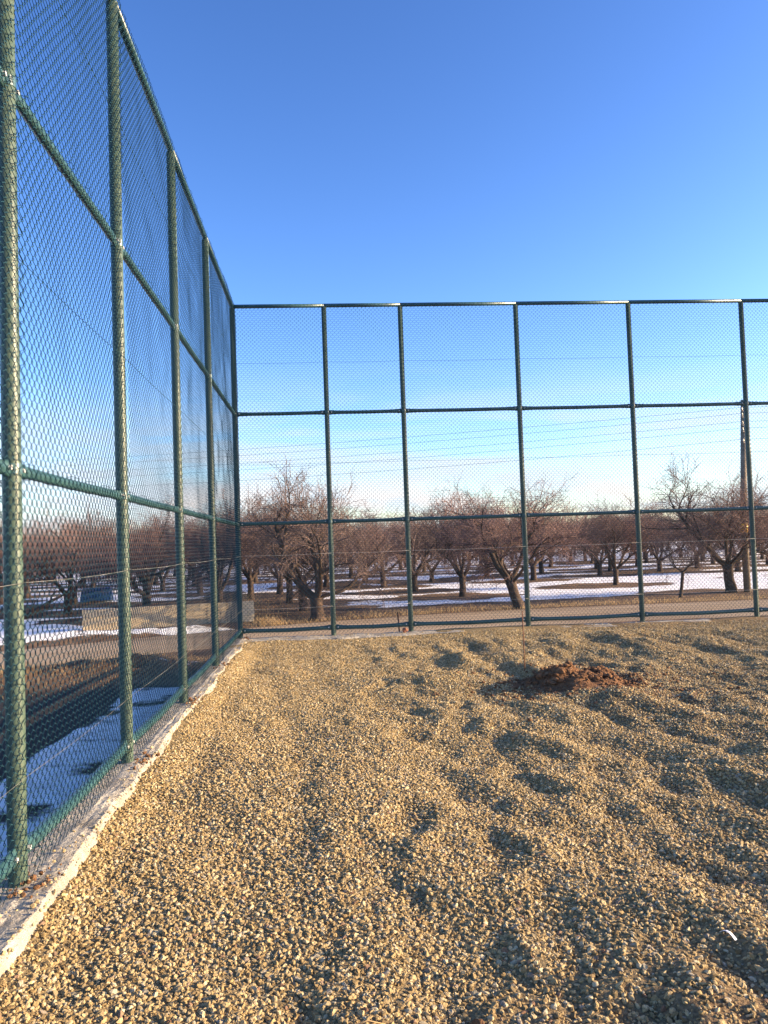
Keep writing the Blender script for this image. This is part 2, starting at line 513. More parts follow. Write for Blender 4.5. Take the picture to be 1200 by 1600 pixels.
def snow_cov(x, y):
    fe = road_c(x) + road_w(x)
    back = smooth01(y - fe, 1.8, 4.0)
    s = -0.62 + 1.30 * back
    d2 = np.full(x.shape, 9.0)
    for tx, ty in TREES:
        if ty > 75:
            continue
        dx = (x - tx + 0.5) / 2.6
        dy = (y - ty) / 1.75
        d2 = np.minimum(d2, dx * dx + dy * dy)
    s -= 1.15 * (1 - smooth01(np.sqrt(d2), 0.55, 1.35))
    s -= 0.24 * (1 - smooth01(x, -1.0, 4.0)) * back * (1 - smooth01(y, 32, 40))
    # snow lying in the shade under the court wall
    strip = smooth01(x, -3.75 + 0.02 * y, -3.35 + 0.02 * y) * (1 - smooth01(y, 13.2, 13.7))
    s = np.where(y < 16.8, -0.6 + 1.24 * strip, s)
    p = np.exp(-(((x + 2.7) / 1.0) ** 2 + ((y - 15.6 - .35 * (x + 2.7)) / 0.85) ** 2))
    s = s + 1.15 * p * (y < 19)
    heap = np.exp(-((y - (21.8 + 0.16 * (x + 4))) / 1.0) ** 2) * smooth01(x, -11, -8.5) * (1 - smooth01(x, -2.6, -1.7))
    s = s + 1.2 * heap
    left = smooth01(-x, 6.5, 8.5) * smooth01(y - fe, 0.2, 1.2)
    s = s + 0.62 * left * (1 - 0.6 * back) + 0.25 * fbm(x * .5, y, 1.2, 77, 3) * left
    return np.clip(s, -0.75, 0.85)


def wet_cov(x, y):
    return np.clip(smooth01(-x, 2.0, 2.6) * (1 - smooth01(y, 12.9, 13.9)), 0, 1)


# ------------------------------------------------------------------ the court
foot = []
for k in range(70):
    yy = 2.4 + 9.5 * rng.random() ** 1.25
    xx = -1.0 + rng.random() ** 0.75 * (1.2 + yy * 0.75)
    if xx < 0.35 and k % 6:
        continue
    foot.append((xx, yy, rng.uniform(.09, .17), rng.uniform(.16, .34), rng.uniform(.2, .6), rng.uniform(-.6, .6)))


def court_z(x, y):
    z = -0.095 + 0.055 * smooth01(y, 9, 13.4) * smooth01(x, -1.2, 2.0)
    z = z + 0.030 * fbm(x, y, 2.2, 3, 2) + 0.018 * fbm(x, y, 0.75, 7, 3)
    # raked and driven-over streaks, mostly along the court
    z = z + 0.060 * fbm(x + 0.06 * y + 0.12 * fbm(x, y, .5, 119, 2), y * 0.22, 0.60, 113, 3) * (0.25 + 0.75 * smooth01(x, 0.2, 1.4))
    k_ = 0.36 + 0.64 * smooth01(x + 0.4 * fbm(x, y, 1.7, 17, 2) + 1.0 * (1 - smooth01(y, 2.8, 5.2)), -0.1, 1.4)
    z = z + k_ * (0.085 * fbm(x + 0.10 * y + 0.10 * fbm(x, y, .4, 129, 2), y * 0.45, 0.50, 13, 4) + 0.030 * fbm(x, y * 0.7, 0.21, 15, 3))
    # wheel ruts: one pair hugging the side kerb, one running down the right
    ph = (x + 0.05 * (y - 6) - 1.35 + 0.12 * fbm(x, y, 2.5, 21, 2))
    rut = lambda d, w: -np.exp(-(d / w) ** 2) + 0.75 * np.exp(-((np.abs(d) - 1.9 * w) / (0.8 * w)) ** 2)
    amp = 0.55 + 0.9 * np.clip(fbm(x, y, 1.1, 25, 2) + 0.3, 0, 1)
    z = z + amp * (0.016 * rut(ph, 0.15) + 0.020 * rut(ph - 1.15, 0.17) + 0.018 * rut(ph - 2.3, 0.2) + 0.006 * rut(ph + 1.62 + 0.04 * (y - 6), 0.10))
    for fx_, fy_, a, bb, dep, ang in foot:
        ca, sa = math.cos(ang), math.sin(ang)
        dx, dy = x - fx_, y - fy_
        u = (dx * ca + dy * sa) / a
        v = (-dx * sa + dy * ca) / bb
        r_ = np.sqrt(u * u + v * v)
        z = z + dep * (-0.040 * np.exp(-r_ ** 4) + 0.020 * np.exp(-((r_ - 1.45) / 0.35) ** 2))
    # low heap of dug soil spreads into the gravel
    z = z + 0.07 * np.exp(-(((x - 2.9) / 0.7) ** 2 + ((y - 9.1) / 0.8) ** 2))
    # settle against the kerb
    near = smooth01(x, -1.42, -1.05)
    z = z * near + (-0.052 + 0.03 * fbm(x, y, 0.5, 31, 2) + 0.03 * smooth01(y, 5, 12)) * (1 - near)
    e = smooth01(y, 12.6, 13.6)
    z = z * (1 - e) + e * (-0.030 + 0.045 * fbm(x, y, 1.3, 61, 3) + 0.03 * smooth01(x, 0.5, 3.5))
    return z


def red_cov(x, y):
    d = np.exp(-(((x - 3.4) / 1.5) ** 2 + ((y - 9.0) / 1.2) ** 2))
    return np.clip(0.9 * d + 0.55 * smooth01(x - 0.2 * y + 0.35 * fbm(x, y, 1.5, 71, 3), 0.3, 2.2) + 0.65 * (1 - smooth01(y, 2.3, 3.5)), 0, 1)


BACK_EDGE = 14.62
cg = grid_mesh('court_ground', axis((-1.62, 9.6, 0.045), (9.6, 14, 0.2), (14, 45, 1.0)),
               axis((-20, 0, 1.0), (0, 1.8, 0.15), (1.8, BACK_EDGE, 0.045)), court_z, M_COURT, {'red': red_cov})
tag(obj('court_ground', cg), 'sandy court surface beneath the loose gravel', kind='structure')

# gravel: stones scattered over the part of the court the camera can see
xs = axis((-1.44, 10.2, 0.06))
ys = axis((1.7, 14.05, 0.06))


def dens(x, y):
    inside = (x < 0.62 * y + 0.9)
    edge = 1 - 0.75 * smooth01(y, 13.15 + 0.35 * fbm(x, x * 0, 0.9, 83, 3), 13.75)
    red = 1 - 0.55 * np.exp(-(((x - 2.85) / 0.55) ** 2 + ((y - 9.0) / 0.5) ** 2))
    patch = 0.50 + 0.50 * smooth01(fbm(x, y, 0.7, 91, 4) + 0.30 - 0.5 * red_cov(x, y), -0.25, 0.25)
    kerb = smooth01(x, -1.42, -1.33)
    return inside * edge * red * patch * kerb


gm = grid_mesh('gravel', xs, ys, court_z, None, {'dens': dens}, smooth=False)
go = tag(obj('gravel', gm), 'loose tan crushed gravel covering the court', kind='stuff')
ng_ = bpy.data.node_groups.new('gravel_scatter', 'GeometryNodeTree')
ng_.interface.new_socket('Geometry', in_out='INPUT', socket_type='NodeSocketGeometry')
ng_.interface.new_socket('Geometry', in_out='OUTPUT', socket_type='NodeSocketGeometry')
gi = ng_.nodes.new('NodeGroupInput')
gout = ng_.nodes.new('NodeGroupOutput')
L = ng_.links.new
dist = N(ng_, 'GeometryNodeDistributePointsOnFaces')
an = N(ng_, 'GeometryNodeInputNamedAttribute', data_type='FLOAT')
an.inputs['Name'].default_value = 'dens'
mm = N(ng_, 'ShaderNodeMath', operation='MULTIPLY')
mm.inputs[1].default_value = 6000.0
L(an.outputs[0], mm.inputs[0])
L(mm.outputs[0], dist.inputs['Density'])
L(gi.outputs[0], dist.inputs['Mesh'])
j = N(ng_, 'GeometryNodeGeometryToInstance')
for v in range(7):
    ico = N(ng_, 'GeometryNodeMeshIcoSphere', i_Radius=1.0, i_Subdivisions=2)
    sp = N(ng_, 'GeometryNodeSetPosition')
    nz = N(ng_, 'ShaderNodeTexNoise', noise_dimensions='4D', i_Scale=0.85, i_Detail=2.5, i_Roughness=0.6)
    nz.inputs['W'].default_value = 3.7 * v + 1
    vm = N(ng_, 'ShaderNodeVectorMath', operation='SUBTRACT')
    vm.inputs[1].default_value = (0.5, 0.5, 0.5)
    L(nz.outputs['Color'], vm.inputs[0])
    v2 = N(ng_, 'ShaderNodeVectorMath', operation='SCALE')
    v2.inputs['Scale'].default_value = 2.3
    L(vm.outputs[0], v2.inputs[0])
    L(ico.outputs[0], sp.inputs['Geometry'])
    L(v2.outputs[0], sp.inputs['Offset'])
    tr = N(ng_, 'GeometryNodeTransform')
    tr.inputs['Scale'].default_value = [(1.25, 0.95, 0.72), (1.0, 0.9, 0.8), (1.4, 0.8, 0.7), (1.05, 1.1, 0.62), (0.9, 0.8, 0.95), (1.6, 0.85, 0.6), (1.15, 0.75, 0.85)][v]
    L(sp.outputs[0], tr.inputs['Geometry'])
    sh = N(ng_, 'GeometryNodeSetMaterial')
    sh.inputs['Material'].default_value = M_GRAVEL
    L(tr.outputs[0], sh.inputs['Geometry'])
    L(sh.outputs[0], j.inputs[0])
iop = N(ng_, 'GeometryNodeInstanceOnPoints')
iop.inputs['Pick Instance'].default_value = True
L(dist.outputs['Points'], iop.inputs['Points'])
L(j.outputs[0], iop.inputs['Instance'])
ri_ = N(ng_, 'FunctionNodeRandomValue', data_type='INT')
ri_.inputs['Min'].default_value = 0
ri_.inputs['Max'].default_value = 6
for s in ri_.inputs:
    if s.identifier == 'Min_002':
        s.default_value = 0
    if s.identifier == 'Max_002':
        s.default_value = 6
L([s for s in ri_.outputs if s.identifier == 'Value_002'][0], iop.inputs['Instance Index'])
rr = N(ng_, 'FunctionNodeRandomValue', data_type='FLOAT_VECTOR')
rr.inputs[0].default_value = (-0.7, -0.7, 0)
rr.inputs[1].default_value = (0.7, 0.7, 6.283)
rr.inputs['Seed'].default_value = 5
L(rr.outputs[0], iop.inputs['Rotation'])
rs = N(ng_, 'FunctionNodeRandomValue', data_type='FLOAT')
for s in rs.inputs:
    if s.identifier == 'Min_001':
        s.default_value = 0.0
    if s.identifier == 'Max_001':
        s.default_value = 1.0
rs.inputs['Seed'].default_value = 9
pw = N(ng_, 'ShaderNodeMath', operation='POWER')
pw.inputs[1].default_value = 2.6
L([s for s in rs.outputs if s.identifier == 'Value_001'][0], pw.inputs[0])
mr = N(ng_, 'ShaderNodeMath', operation='MULTIPLY_ADD')
mr.inputs[1].default_value = 0.0098
mr.inputs[2].default_value = 0.0046
L(pw.outputs[0], mr.inputs[0])
L(mr.outputs[0], iop.inputs['Scale'])
L(iop.outputs[0], gout.inputs[0])
go.modifiers.new('scatter', 'NODES').node_group = ng_


# ------------------------------------------------------------------ kerb round the court
def kerb_strip(name, p0, p1, w_in, seed, label, inner=1.0):
    """footing strip along p0->p1: top face with ragged inner edge, drops to the ground outside"""
    p0 = np.array(p0, float)
    p1 = np.array(p1, float)
    ln = np.linalg.norm(p1 - p0)
    d = (p1 - p0) / ln
    nrm = np.array([d[1], -d[0]]) * inner
    n = int(ln / 0.03)
    s = np.linspace(0, ln, n)
    x0 = s * 0
    w = w_in(s)
    prof = [(-0.20, -0.75), (-0.20, -0.06), (-0.17, -0.012), (-0.08, 0.0), (0.0, 0.0), (.3, .004), (.45, 0.0), (.6, .003), (.75, 0.0), (.88, 0.0), (None, -0.006), ('e', -0.03), ('f', -0.07), ('f', -0.22)]
    NP_ = len(prof)
    V = []
    for q, (o, z) in enumerate(prof):
        if o is None:
            off = w - 0.018
        elif o == 'e':
            off = w
        elif o == 'f':
            off = w + 0.012
        else:
            off = w * o if q > 4 else x0 + o
        off = off + (0.010 * fbm(s, x0 + q * .3, 0.11, seed + 3, 3) if q < NP_ - 1 else 0)
        zz = z + (0.022 * fbm(s, x0 + 0.05 * q, 0.30, seed + 20, 5) if 1 < q < NP_ - 1 else 0)
        V.append(np.stack([p0[0] + d[0] * s + nrm[0] * off, p0[1] + d[1] * s + nrm[1] * off, zz + x0], -1))
    V = np.stack(V, 1)
    k = len(prof)
    i = np.arange(n * k).reshape(n, k)
    qd = np.stack([i[:-1, :-1], i[1:, :-1], i[1:, 1:], i[:-1, 1:]], -1).reshape(-1, 4)
    if inner < 0:
        qd = qd[:, ::-1]
    return tag(obj(name, mesh(name, V.reshape(-1, 3), [qd, np.array([i[0], i[-1][::-1]])], M_CONC, False)), label, kind='structure')


zs = lambda s: s * 0
kerb_strip('kerb', (FX, -6), (FX, DY + 0.19), lambda s: np.interp(s - 6, [-6, 3.2, 6, 14.5], [0.255, 0.22, 0.155, 0.145]) + 0.045 * fbm(s, zs(s), 0.9, 201, 4) + 0.02 * fbm(s, zs(s), 0.22, 205, 3),
           210, 'rough concrete strip under the side fence')
kerb_strip('kerb', (FX + 0.02, DY), (32, DY), lambda s: 0.42 + 0.30 * fbm(s, zs(s), 1.6, 221, 4) + 0.04 * fbm(s, zs(s), 0.25, 225, 3),
           230, 'rough concrete strip under the end fence')

# ------------------------------------------------------------------ ground and road outside
gx = axis((-2500, -300, 550), (-300, -60, 30), (-60, -16, 2.0), (-16, -8, 0.35), (-8, -1.5, 0.12), (-1.5, 18, 0.25), (18, 48, 0.6), (48, 100, 4), (100, 400, 60), (400, 2800, 600))
gy = axis((-600, -60, 135), (-60, -4, 4), (-4, 2, 0.75), (2, 13, 0.2), (13, 23.5, 0.12), (23.5, 48, 0.25), (48, 80, 0.6), (80, 150, 4), (150, 400, 40), (400, 3600, 640))


def outer_z(x, y):
    z = ground_z(x, y)
    under = (x > -1.35) & (y < DY - 0.1)
    return np.where(under, GZ - 0.25, z)


gme = grid_mesh('ground', gx, gy, outer_z, M_GROUND, {'snow': snow_cov, 'wet': wet_cov})
tag(obj('ground', gme), 'bare brown earth with patchy snow around the court', kind='structure')

sx = np.linspace(-40, 90, 521)
cx = np.stack([sx, road_c(sx)], -1)
ker = np.ones(9) / 9
cx[4:-4, 1] = np.convolve(cx[:, 1], ker, 'valid')
tg = np.gradient(cx, axis=0)
tg /= np.linalg.norm(tg, axis=1, keepdims=True)
nr = np.stack([-tg[:, 1], tg[:, 0]], -1)
ww = np.interp(sx, ROAD_C[:, 0], ROAD_W)
rows = []
for q in np.linspace(-1, 1, 13):
    wob = 1 + (0.10 * fbm(sx, sx * 0 + 5 * np.sign(q), 1.3, 301, 3) if abs(q) == 1 else 0)
    p = cx + nr * (q * ww * wob)[:, None]
    z = GZ + 0.010 + 0.045 * (1 - q * q) - 0.018 * (np.exp(-((abs(q) - 0.45) / 0.14) ** 2)) + sx * 0 + (-0.03 if abs(q) == 1 else 0)
    rows.append(np.stack([p[:, 0], p[:, 1], z], -1))
V = np.stack(rows, 1)
i = np.arange(V.shape[0] * V.shape[1]).reshape(V.shape[:2])
qd = np.stack([i[:-1, :-1], i[1:, :-1], i[1:, 1:], i[:-1, 1:]], -1).reshape(-1, 4)
tag(obj('road', mesh('road', V.reshape(-1, 3), qd, M_ROAD, True)), 'packed dirt road passing behind the court', kind='structure')


# ------------------------------------------------------------------ fences
def post_mesh(h, r=0.046):
    b_ = MB()
    b_.tube([(0, 0, -0.12), (0, 0, 0.0), (0, 0, h * .5), (0, 0, h)], r, 20)
    me = b_.build('post', M_POST, True)
    return me


def collar_mesh():
    b_ = MB()
    b_.tube([(0, 0, -0.025), (0, 0, 0.025)], 0.050, 20)
    return b_.build('rail_clamp', M_RAIL, False)


def rail_mesh(ln, r=0.036, taper=True, sag=0.0):
    s = np.array([0.045, 0.06, 0.13, 0.24, ln * .5, ln - 0.24, ln - 0.13, ln - 0.06, ln - 0.045])
    P = np.stack([s, s * 0, -sag * np.sin(np.pi * s / ln)], -1)
    V, F = tubes(P[None], np.full((1, 9), r), 14, True)
    V = V.reshape(9, 14, 3)
    if taper:      # the ends are hammered flat to take a bolt
        k = np.array([1.35, 1.33, 1.15, 1, 1, 1, 1.15, 1.33, 1.35])[:, None]
        V[:, :, 2] = P[:, None, 2] + (V[:, :, 2] - P[:, None, 2]) * k
        V[:, :, 1] = V[:, :, 1] * np.array([.45, .5, .85, 1, 1, 1, .85, .5, .45])[:, None]
    return mesh('rail', V.reshape(-1, 3), F, M_RAIL, True)


def bolt_mesh():
    b_ = MB()
    b_.tube([(0, -0.020, 0), (0, -0.034, 0)], 0.013, 6)
    return b_.build('bolt', M_GALV)


WD = 0.072          # diamond width
DH = 0.074          # diamond height


def wire_mesh(ln, zlo, zhi, seed, fine=True):
    c = WD / 2
    W = int(round(ln / c))
    c = ln / W
    nper = int((zhi - zlo) / DH)
    pts_s, pts_z, pts_n = [], [], []
    e = 0.0052
    hk = 0.0085
    for q in range(nper):
        z = zlo + q * DH
        if fine:
            pts_s += [-e, -e, c + e, c + e]
            pts_z += [z - hk, z + hk, z + DH / 2 - hk, z + DH / 2 + hk]
            pts_n += [-.0026, .0026, .0026, -.0026]
        else:
            pts_s += [-e * .5, c + e * .5]
            pts_z += [z, z + DH / 2]
            pts_n += [.0012, -.0012]
    s, z, nn = map(np.array, (pts_s, pts_z, pts_n))
    k = np.arange(W)
    S = k[:, None] * c + s[None]
    Z = np.broadcast_to(z[None] + 0 * k[:, None], S.shape) + np.where(k % 2, DH / 2, 0)[:, None]
    # neighbours are mirror images so that the bends hook into each other
    Z = Z + 0.005 * fbm(S, Z, 0.9, seed + 5, 2)
    S = S + 0.010 * fbm(S, Z, 1.1, seed + 9, 2)
    NN = np.broadcast_to(nn[None], S.shape) + 0.026 * fbm(S, Z, 1.0, seed, 3)
    # wire is pulled tight against the rails
    P = np.stack([S, -0.050 - np.clip(NN, -0.012, 0.04) - 0.002, Z], -1)
    V, F = tubes(P, np.full(S.shape, 0.00225), 3)
    b_ = MB().add(V, F)
    # twisted wire ends along the top
    zt = Z.max(1)
    tx = S[:, -1]
    tp = np.stack([np.stack([tx, P[:, -1, 1], zt], -1), np.stack([tx + .004, P[:, -1, 1] - .004, zt + .02], -1), np.stack([tx - .003, P[:, -1, 1] + .004, zt + .042], -1)], 1)
    b_.add(*tubes(tp, np.full((W, 3), .0026), 3))
    return b_.build('wire_mesh', M_WIRE)


def tie_mesh(ln, z):
    n = int(ln / 0.36)
    s = (np.arange(n) + .5) * ln / n
    th = np.linspace(0, 2 * math.pi, 9)
    P = np.stack([s[:, None] + 0.006 * np.sin(th * .5)[None], 0.0 * s[:, None] - 0.012 + 0.052 * np.cos(th)[None], z + 0.043 * np.sin(th)[None] + 0 * s[:, None]], -1)
    V, F = tubes(P, np.full(P.shape[:2], .0020), 3)
    return MB().add(V, F).build('tie_wire', M_WIRE)


def tension_mesh(ln, z, mat, r):
    s = np.linspace(0, ln, 12)
    P = np.stack([s, -0.060 + s * 0, z - 0.012 * np.sin(np.pi * s / ln)], -1)
    return MB().tube(P, r, 5).build('tension_wire', mat, True)


POST_H = 5.95
pm = post_mesh(POST_H)
clm = collar_mesh()
blm = bolt_mesh()


def fence(name, loc, rz, stops, label, seed, first_post=True, low_wire=None):
    """local x runs along the fence, local -y faces the court"""
    root = tag(empty(name, loc, rz), label, 'fence', 'green chain-link fences around the court')
    for q, s in enumerate(stops):
        if q == 0 and not first_post:
            continue
        p = obj('post', pm, root, (s, 0, 0))
        for z in RAIL_Z[1:3]:
            obj('rail_clamp', clm, root, (s, 0, z))
    rails, nets = {}, {}
    for q in range(len(stops) - 1):
        a, ln = stops[q], stops[q + 1] - stops[q]
        for z in RAIL_Z:
            top = z == RAIL_Z[-1]
            bot = z == RAIL_Z[0]
            if top:
                b_ = MB()
                b_.tube([(0, 0, 0), (ln * .5, 0, 0), (ln - .002, 0, 0)], 0.036, 14)
                obj('rail', b_.build('rail', M_RAIL, True), root, (a, 0, z + 0.012))
            else:
                key = (round(ln, 3), bot)
                rails[key] = rails.get(key) or rail_mesh(ln, 0.036 if bot else 0.032, True, 0.02 if bot else 0.006)
                obj('rail', rails[key], root, (a, 0, z))
                for e in (0.085, ln - 0.085):
                    obj('bolt', blm, root, (a + e, 0, z))
        key = round(ln, 3)
        if key not in nets:
            nets[key] = (wire_mesh(ln, 0.03, 6.0, seed + 40 * q), [tie_mesh(ln, z) for z in RAIL_Z],
                         [tension_mesh(ln, 0.52, low_wire, .0013), tension_mesh(ln, 1.47, low_wire, .0016), tension_mesh(ln, 3.10, M_WIRE, .002), tension_mesh(ln, 4.93, M_WIRE, .002)])
        wm_, ties, tens = nets[key]
        tag(obj('wire_mesh', wm_, root, (a, 0, 0)), kind='stuff')
        for tm in ties:
            tag(obj('tie_wire', tm, root, (a, 0, 0)), kind='stuff')
        for tm in tens:
            obj('tension_wire', tm, root, (a, 0, 0))
    return root


# side fence: local +x -> world +y, court on local -y (world +x)
LY = [1.92, 4.125, 6.305, 8.72, 11.225, DY]
fence('chain_link_fence', (FX, 0, 0), R(90), LY, 'tall green chain-link fence along the left kerb, receding to the corner', 400, low_wire=M_DULL)
EX = [0, 1.657, 3.055, 5.21, 7.355, 9.553, 11.75]
fence('chain_link_fence', (FX, DY, 0), 0.0, EX, 'tall green chain-link fence across the end of the court, before the road', 700, first_post=False, low_wire=M_GALV)


# ------------------------------------------------------------------ fruit trees
def rot_dir(d, ang, az):
    """rotate unit dirs d (n,3) away by ang in azimuth az around d"""
    ref = np.where(np.abs(d[:, 2:3]) > 0.9, np.array([[1.0, 0, 0]]), np.array([[0, 0, 1.0]]))
    a = np.cross(d, ref)
    a /= np.linalg.norm(a, axis=1, keepdims=True)
    b_ = np.cross(d, a)
    v = np.cos(az)[:, None] * a + np.sin(az)[:, None] * b_
    return np.cos(ang)[:, None] * d + np.sin(ang)[:, None] * v


def curve(p, d, ln, bend, upb, n, g):
    """polyline from p along d with wander and upward (or drooping) pull"""
    B = len(p)
    out = [p]
    d = d.copy()
    st = ln / (n - 1)
    for _ in range(n - 1):
        d = d + g.normal(0, bend, d.shape)
        d[:, 2] += upb
        d /= np.linalg.norm(d, axis=1, keepdims=True)
        out.append(out[-1] + d * st[:, None])
    return np.stack(out, 1)


def spawn(P, Rr, per, tlo, g):
    """child bases spread along parent polylines"""
    B, n, _ = P.shape
    par = np.repeat(np.arange(B), per)
    t = np.tile((np.arange(per) + .5) / per, B) * (1 - tlo) + tlo + g.uniform(-.5, .5, B * per) / per * (1 - tlo)
    t = np.clip(t, tlo * .9, 0.995) * (n - 1)
    k = np.minimum(t.astype(int), n - 2)
    f = (t - k)[:, None]
    base = P[par, k] * (1 - f) + P[par, k + 1] * f
    d = P[par, k + 1] - P[par, k]
    d /= np.linalg.norm(d, axis=1, keepdims=True)
    rad = Rr[par, k] * (1 - f[:, 0]) + Rr[par, k + 1] * f[:, 0]
    return base, d, rad


def taper(r0, r1, n):
    t = np.linspace(0, 1, n)[None]
    return r0[:, None] * (1 - t) + r1[:, None] * t


def make_tree(seed, trunk_h=0.75, limbs=4, lean=(0, 0), spread=(0.55, 0.95), tr=0.155, thin=False, fork=None):
    g = np.random.default_rng(seed)
    b1, b2 = MB(), MB()
    top = np.array([lean[0], lean[1], trunk_h])
    tpts = np.stack([np.array([0, 0, -0.12]), np.array([0.02, 0, 0.1]), top * .45 + g.normal(0, .02, 3), top * .8, top])
    trad = np.array([tr * 1.5, tr * 1.12, tr * .95, tr * .95, tr * 1.05])
    b1.tube(tpts, trad, 9)
    if fork is not None:
        az = np.array([f[0] for f in fork])
        inc = np.array([f[1] for f in fork])
        ln = np.array([f[2] for f in fork])
        r0 = np.array([f[3] for f in fork])
    else:
        az = np.arange(limbs) * 2 * math.pi / limbs + g.uniform(-.45, .45, limbs) + g.uniform(0, 6)
        inc = g.uniform(*spread, limbs)
        ln = g.uniform(1.7, 2.5, limbs)
        r0 = tr * g.uniform(.48, .66, limbs)
    nL = len(az)
    d = np.stack([np.sin(inc) * np.cos(az), np.sin(inc) * np.sin(az), np.cos(inc)], -1)
    P1 = curve(np.repeat(top[None] - [[0, 0, .06]], nL, 0), d, ln, .13, .05, 9, g)
    R1 = taper(r0, r0 * .38, 9)
    b1.add(*tubes(P1, R1, 7))
    # second-order boughs
    base, dd, rad = spawn(P1, R1, 6 if not thin else 4, .36, g)
    n = len(base)
    P2 = curve(base, rot_dir(dd, g.uniform(.45, 1.2, n), g.uniform(0, 6.28, n)), g.uniform(.9, 1.75, n), .17, .02, 7, g)
    R2 = taper(rad * .62, rad * .20, 7)
    b1.add(*tubes(P2, R2, 5))
    allP = [(P1, R1), (P2, R2)]
    # branches
    b3, d3, r3 = spawn(P2, R2, 7 if not thin else 5, .15, g)
    bl, dl, rl = spawn(P1, R1, 6, .55, g)
    b3, d3, r3 = np.concatenate([b3, bl]), np.concatenate([d3, dl]), np.concatenate([r3, rl * .6])
    n = len(b3)
    P3 = curve(b3, rot_dir(d3, g.uniform(.4, 1.1, n), g.uniform(0, 6.28, n)), g.uniform(.5, 1.2, n), .2, .015, 6, g)
    R3 = taper(np.clip(r3 * .6, .006, .022), np.full(n, .0045), 6)
    b2.add(*tubes(P3, R3, 4))
    # twigs
    b4, d4, r4 = spawn(P3, R3, 6, .12, g)
    n = len(b4)
    P4 = curve(b4, rot_dir(d4, g.uniform(.35, 1.0, n), g.uniform(0, 6.28, n)), g.uniform(.22, .62, n), .2, .05, 4, g)
    R4 = taper(np.full(n, .0060), np.full(n, .0034), 4)
    b2.add(*tubes(P4, R4, 3))
    # spurs
    b5, d5, r5 = spawn(P4, R4, 3, .15, g)
    n = len(b5)
    P5 = curve(b5, rot_dir(d5, g.uniform(.4, 1.1, n), g.uniform(0, 6.28, n)), g.uniform(.10, .34, n), .15, .05, 3, g)
    R5 = taper(np.full(n, .0046), np.full(n, .0026), 3)
    b2.add(*tubes(P5, R5, 3))
    # a few long upright water shoots above the crown
    b6, d6, r6 = spawn(P2, R2, 1, .5, g)
    n = len(b6)
    dv = rot_dir(np.repeat([[0, 0, 1.0]], n, 0), g.uniform(0, .45, n), g.uniform(0, 6.28, n))
    P6 = curve(b6, dv, g.uniform(.5, 1.15, n) * (.4 if thin else 1), .09, .03, 6, g)
    R6 = taper(np.full(n, .010), np.full(n, .003), 6)
    b2.add(*tubes(P6, R6, 4))
    b7, d7, r7 = spawn(P6, R6, 7, .2, g)
    n = len(b7)
    P7 = curve(b7, rot_dir(d7, g.uniform(.3, .8, n), g.uniform(0, 6.28, n)), g.uniform(.15, .45, n), .15, .05, 3, g)
    b2.add(*tubes(P7, taper(np.full(n, .0048), np.full(n, .0024), 3), 3))
    return b1.build('trunk', M_BARK, True), b2.build('crown', M_TWIG, True)


VAR = {}
for k in range(8):
    VAR[k] = make_tree(1000 + 13 * k, trunk_h=[.85, .7, .75, 1.0, .9, .7, .8, .9][k], limbs=[5, 4, 4, 3, 4, 5, 4, 4][k], tr=[.14, .15, .16, .15, .14, .15, .155, .17][k])
VAR['fork'] = make_tree(2001, trunk_h=.62, tr=.19, fork=[(2.75, .72, 2.7, .125), (0.35, .42, 2.3, .11), (1.2, .75, 2.0, .07), (4.9, .65, 2.2, .08), (0.1, .95, 2.1, .06)])
VAR['lean'] = make_tree(2003, trunk_h=.85, tr=.17, lean=(-.22, 0), fork=[(3.05, .80, 2.8, .105), (2.4, .85, 2.4, .07), (0.2, .55, 2.3, .09), (5.1, .95, 2.2, .06), (1.2, .95, 2.1, .06), (3.6, .4, 2.0, .06)])
VAR['wide'] = make_tree(2011, trunk_h=.95, tr=.175, lean=(-.08, 0), fork=[(3.1, .95, 2.8, .10), (2.2, .8, 2.3, .07), (0.1, .9, 2.5, .09), (5.0, .95, 2.2, .06), (1.2, .85, 2.1, .06), (3.9, .5, 2.1, .07), (0.6, .4, 2.0, .07)])
VAR['thin'] = make_tree(2005, trunk_h=1.5, tr=.095, lean=(.25, .05), thin=True, fork=[(0.3, .95, 1.5, .05), (3.0, 1.05, 1.4, .045), (1.8, .7, 1.2, .045), (4.9, .9, 1.2, .04)])

